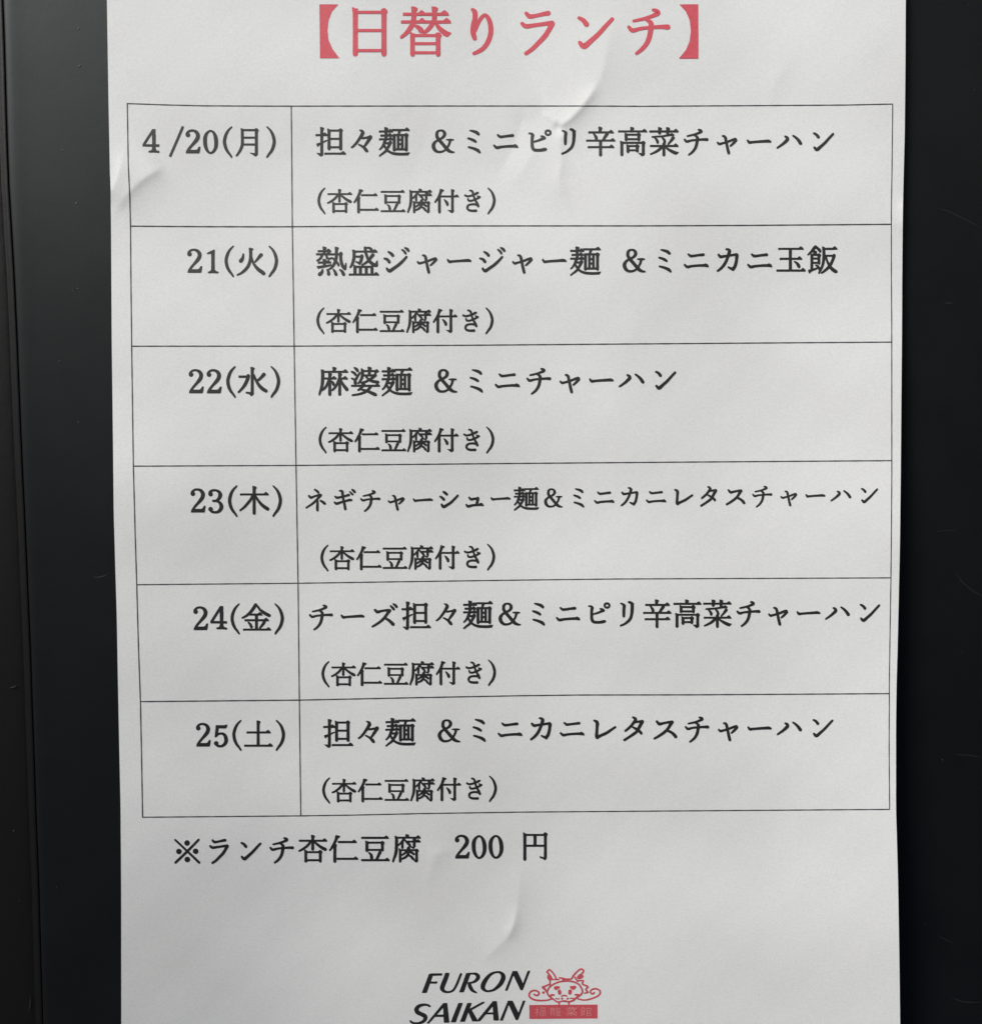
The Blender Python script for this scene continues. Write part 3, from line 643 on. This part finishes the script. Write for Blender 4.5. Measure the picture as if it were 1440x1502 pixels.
# ---- the small notes in brackets
SUB = .853
def note(xs, base, sc=SUB):
    its = [(c, x, {'dy': -2.0, 'size': 49.5}) if c in '()' else (c, x) for c, x in zip("(杏仁豆腐付き)", xs)]
    line("note_text", its, base, sc)
note([471.5, 498, 537, 576.4, 615.3, 655, 692.8, 720.7], 275)
note([470, 496.4, 535.3, 575, 614, 652.7, 690, 717.7], 451)
note([473.2, 499.5, 538.3, 577.6, 615.2, 654.6, 691.5, 718.8], 626)
note([475.9, 501.4, 541, 579.4, 617.2, 656, 692.6, 720], [(500, 799.3), (692, 797.9)])
note([477.4, 503.6, 542, 581, 618.5, 657, 694.6, 721.3], [(503, 970), (694, 967.8)], .845)
note([478.4, 504.5, 543, 582, 619.6, 658.5, 695.4, 722.7], [(504, 1140.8), (695, 1138.2)], .84)

# ---- price line
pr = Print()
u = 50 / 144.
draw(pr, G['※'][2], lambda x, y: 250 + x * u, lambda x, y: 1225 + y * u, u)
put(pr, 'ラ', 321, 1224.9, .985); put(pr, 'ン', 368, 1224.8, .985); put(pr, 'チ', 413, 1222.9, .985)
put(pr, '杏', 458.7, 1222.8, .985); put(pr, '仁', 504, 1222.8, .985); put(pr, '豆', 550.5, 1222.3, .985); put(pr, '腐', 596, 1222.4, .985)
put(pr, '2', 677.8, 1218.6, .985); put(pr, '0', 702.5, 1218.4, .985); put(pr, '0', 727.2, 1218.1, .985); put(pr, '円', 785, 1217, 1.0, dy=0)
pr.build("price_text", M_INK)

# ---- logo lettering
def raw(pr, src, ox, oy, sc):
    draw(pr, glyph_shapes(src), lambda x, y: ox + x / sc, lambda x, y: oy + y / sc, 1.0 / sc)
pr = Print()
raw(pr, "p 275,275 375,268 300,480 215,715 110,715;p 270,278 330,264 580,262 572,305 355,312;p 300,458 462,452 450,495 290,492;"
        "b 695,290,92 645,420,96 590,560,96 582,620,90 625,676,62 700,698,38 790,683,38 860,630,42 930,500,44 990,350,44 1022,275,44;p 655,255 750,255 735,300 640,300;"
        "p 1150,255 1250,262 1085,700 985,700;b 1190,268,32 1300,264,34 1380,278,62 1425,335,88 1400,400,72 1330,458,48 1250,480,32 1190,487,28;"
        "b 1215,500,70 1245,590,82 1300,665,62 1385,712,26", 612, 1412, 16)
raw(pr, "b 590,228,36 450,275,55 330,400,85 262,530,100 262,610,86 320,665,50 400,677,38 520,640,52 650,530,85 725,400,100 730,310,90 680,250,60 590,228,36;"
        "p 955,215 990,250 830,660 780,660;p 950,210 1060,208 1205,520 1175,655 1140,645 960,270;p 1310,205 1362,198 1190,640 1155,655 1200,500;"
        "p 490,920 570,915 545,960 190,1378 115,1378;p 485,915 580,912 630,1362 510,1362;p 310,1185 520,1180 520,1216 288,1216;"
        "p 845,915 875,950 720,1362 658,1362;p 840,907 950,905 1092,1200 1065,1350 1030,1350 850,960;p 1200,905 1252,903 1080,1345 1040,1352 1090,1200", 692, 1412, 16)
raw(pr, "p 605,965 690,960 645,1015 270,1432 222,1432;p 605,962 695,958 745,1412 625,1412;p 430,1235 620,1230 620,1276 398,1276;"
        "p 965,960 1058,958 895,1402 788,1402;p 1175,960 1272,958 1110,1392 1005,1392;p 1572,930 1530,930 1210,1105 1235,1138 1572,948;"
        "p 1185,1140 1270,1118 1420,1382 1290,1382", 612, 1412, 16)
raw(pr, "b 815,825,62 740,782,62 600,772,72 440,822,105 355,930,140 385,1035,140 520,1105,130 645,1175,140 665,1260,118 600,1350,95 480,1412,76 330,1432,66 200,1402,62 145,1355,60", 596, 1442, 24)
pr.build("logo_lettering", M_INK)

# ---- logo dragon head
pr = Print(); pr.e = 0.24
raw(pr, "b 1430,655,52 1200,690,50 1010,765,48 860,880,52 785,1010,52 800,1130,50 900,1240,56 1000,1300,46 1080,1370,44 1190,1400,44 1330,1360,40 1440,1355,40;"
        "b 770,340,50 850,262,48 950,340,48 1050,480,48 1095,590,50;b 765,335,50 850,430,50 930,560,55;b 900,600,44 1000,605,34 1090,600,40;"
        "b 830,490,110 860,555,150 872,620,80;b 870,640,50 880,720,48 870,800,55;b 640,890,90 700,950,70 720,980,60;b 1100,610,44 1190,600,36;b 1200,545,40 1320,560,44 1440,600,50;"
        "b 860,770,50 730,830,48 610,880,52 690,950,52 745,1040,44;d 640 1065 42 42;"
        "b 320,1130,56 380,1165,52 460,1145,50 485,1070,52 420,1010,50 320,990,52 200,1030,52 140,1130,54 170,1230,52 300,1310,54 500,1345,52 750,1335,42 940,1290,44;"
        "b 1070,905,120 1120,895,110 1175,880,85;b 1085,930,80 1090,950,50;b 1205,1015,115 1215,1085,110;b 890,1170,70 950,1150,60 1020,1150,44;b 1280,1195,36 1350,1170,32 1440,1180,32;"
        "d 1295 1275 34 34;b 1080,1270,30 1150,1290,28 1200,1280,28;b 1180,1400,44 1195,1480,44", 770, 1412, 24)
raw(pr, "b 0,600,44 120,590,44 300,580,40 370,480,48 500,330,44 640,235,46 735,290,50 680,390,46 560,470,46;b 0,650,50 200,655,50 400,690,48 560,770,48 650,890,50 695,1010,50 660,1110,48 560,1190,56 440,1280,52 370,1340,56 230,1385,48 60,1370,40 0,1365,36;"
        "b 430,520,44 520,660,46 560,640,36 720,640,36;b 555,535,110 620,512,130 680,490,100;b 720,640,44 695,760,48 800,810,46 885,855,48 815,960,48 885,1050,50 760,1085,30;"
        "b 1110,1070,58 1050,1115,52 980,1060,54 1010,975,52 1140,930,50 1280,975,54 1325,1060,54 1270,1160,52 1150,1230,50 950,1300,48 750,1330,44 540,1290,46;"
        "b 295,875,80 350,895,110 420,878,110;b 375,930,80 370,950,50;b 265,1010,115 255,1085,110;b 440,1140,50 520,1150,70 600,1160,60;b 0,1165,28 80,1160,32 150,1190,30;d 175 1280 34 34;"
        "b 250,1265,26 330,1270,30 400,1270,30;b 225,1390,46 215,1480,44", 825, 1412, 24)
pr.build("logo_dragon", M_RED2)

# ---- logo banner with four reversed characters
pr = Print()
nb = 24
top = [(776 + 100.2 * k / nb, 1474.6 - .6 * k / nb) for k in range(nb + 1)]
bot = [(776.3 + 99.9 * k / nb, 1495.2 - .8 * k / nb) for k in range(nb + 1)]
midp = [((a[0] + b[0]) / 2, (a[1] + b[1]) / 2) for a, b in zip(top, bot)]
P = top + midp + bot; n = nb + 1; F = []
for r in (0, 1):
    for k in range(nb): F.append((r * n + k, r * n + k + 1, r * n + n + k + 1, r * n + n + k))
pr.k = 25
pr.add(P, F)
banner = pr.build("logo_banner", M_RED2)
class PrintUp(Print):
    e = 0.0
    def lift(self):
        self.k += 1; return 0.56 + 0.011 * (self.k % 20)
pr = PrintUp()
g('福', 50, 0, "u 33 40 130 9;l 12 52 40;b 50,42,8 36,70,8 14,92,7;b 34,16,8 40,28,8;b 38,78,7 52,92,8;l 64 134 18;u 76 34 60 8;u 122 34 60 8;l 76 122 34;l 76 122 60;u 68 72 128 8;u 130 72 128 8;l 68 130 73;l 68 130 100;l 68 130 127;u 99 73 127 8")
g('龍', 50, 0, "u 38 10 26 8;l 10 68 26;b 24,30,6 28,44,7;b 52,30,7 46,44,7;l 8 70 47;u 20 58 130 8;u 58 58 130 8;l 20 58 60;l 20 58 82;l 20 58 104;u 84 12 60 8;l 84 130 28;l 84 126 50;u 84 66 126 8;l 84 134 127;l 84 126 70;u 128 66 84 8;l 92 124 84;l 92 124 98;l 92 124 112")
g('館', 50, 0, "b 36,12,8 24,30,8 8,46,6;b 36,14,8 50,28,8 62,38,8;l 22 52 50;u 22 50 120 8;u 52 50 92 8;l 22 52 70;l 22 52 92;b 14,124,8 30,118,7 46,110,6;b 40,98,6 54,118,8;u 100 10 24 8;l 70 134 26;u 72 26 44 7;u 132 26 44 7;u 82 50 128 9;l 82 122 50;u 122 50 78 8;l 82 122 78;l 82 126 94;u 126 94 128 8;l 82 126 127")
for ch, x0 in (('福', 783.0), ('龍', 805.0), ('菜', 828.5), ('館', 850.0)):
    ux, uy = 19.0 / 144, 15.4 / 144
    draw(pr, G[ch][2], lambda x, y: x0 + x * ux, lambda x, y: 1476.8 + y * uy, 0.085)
pr.build("banner_text", M_PINK, banner)
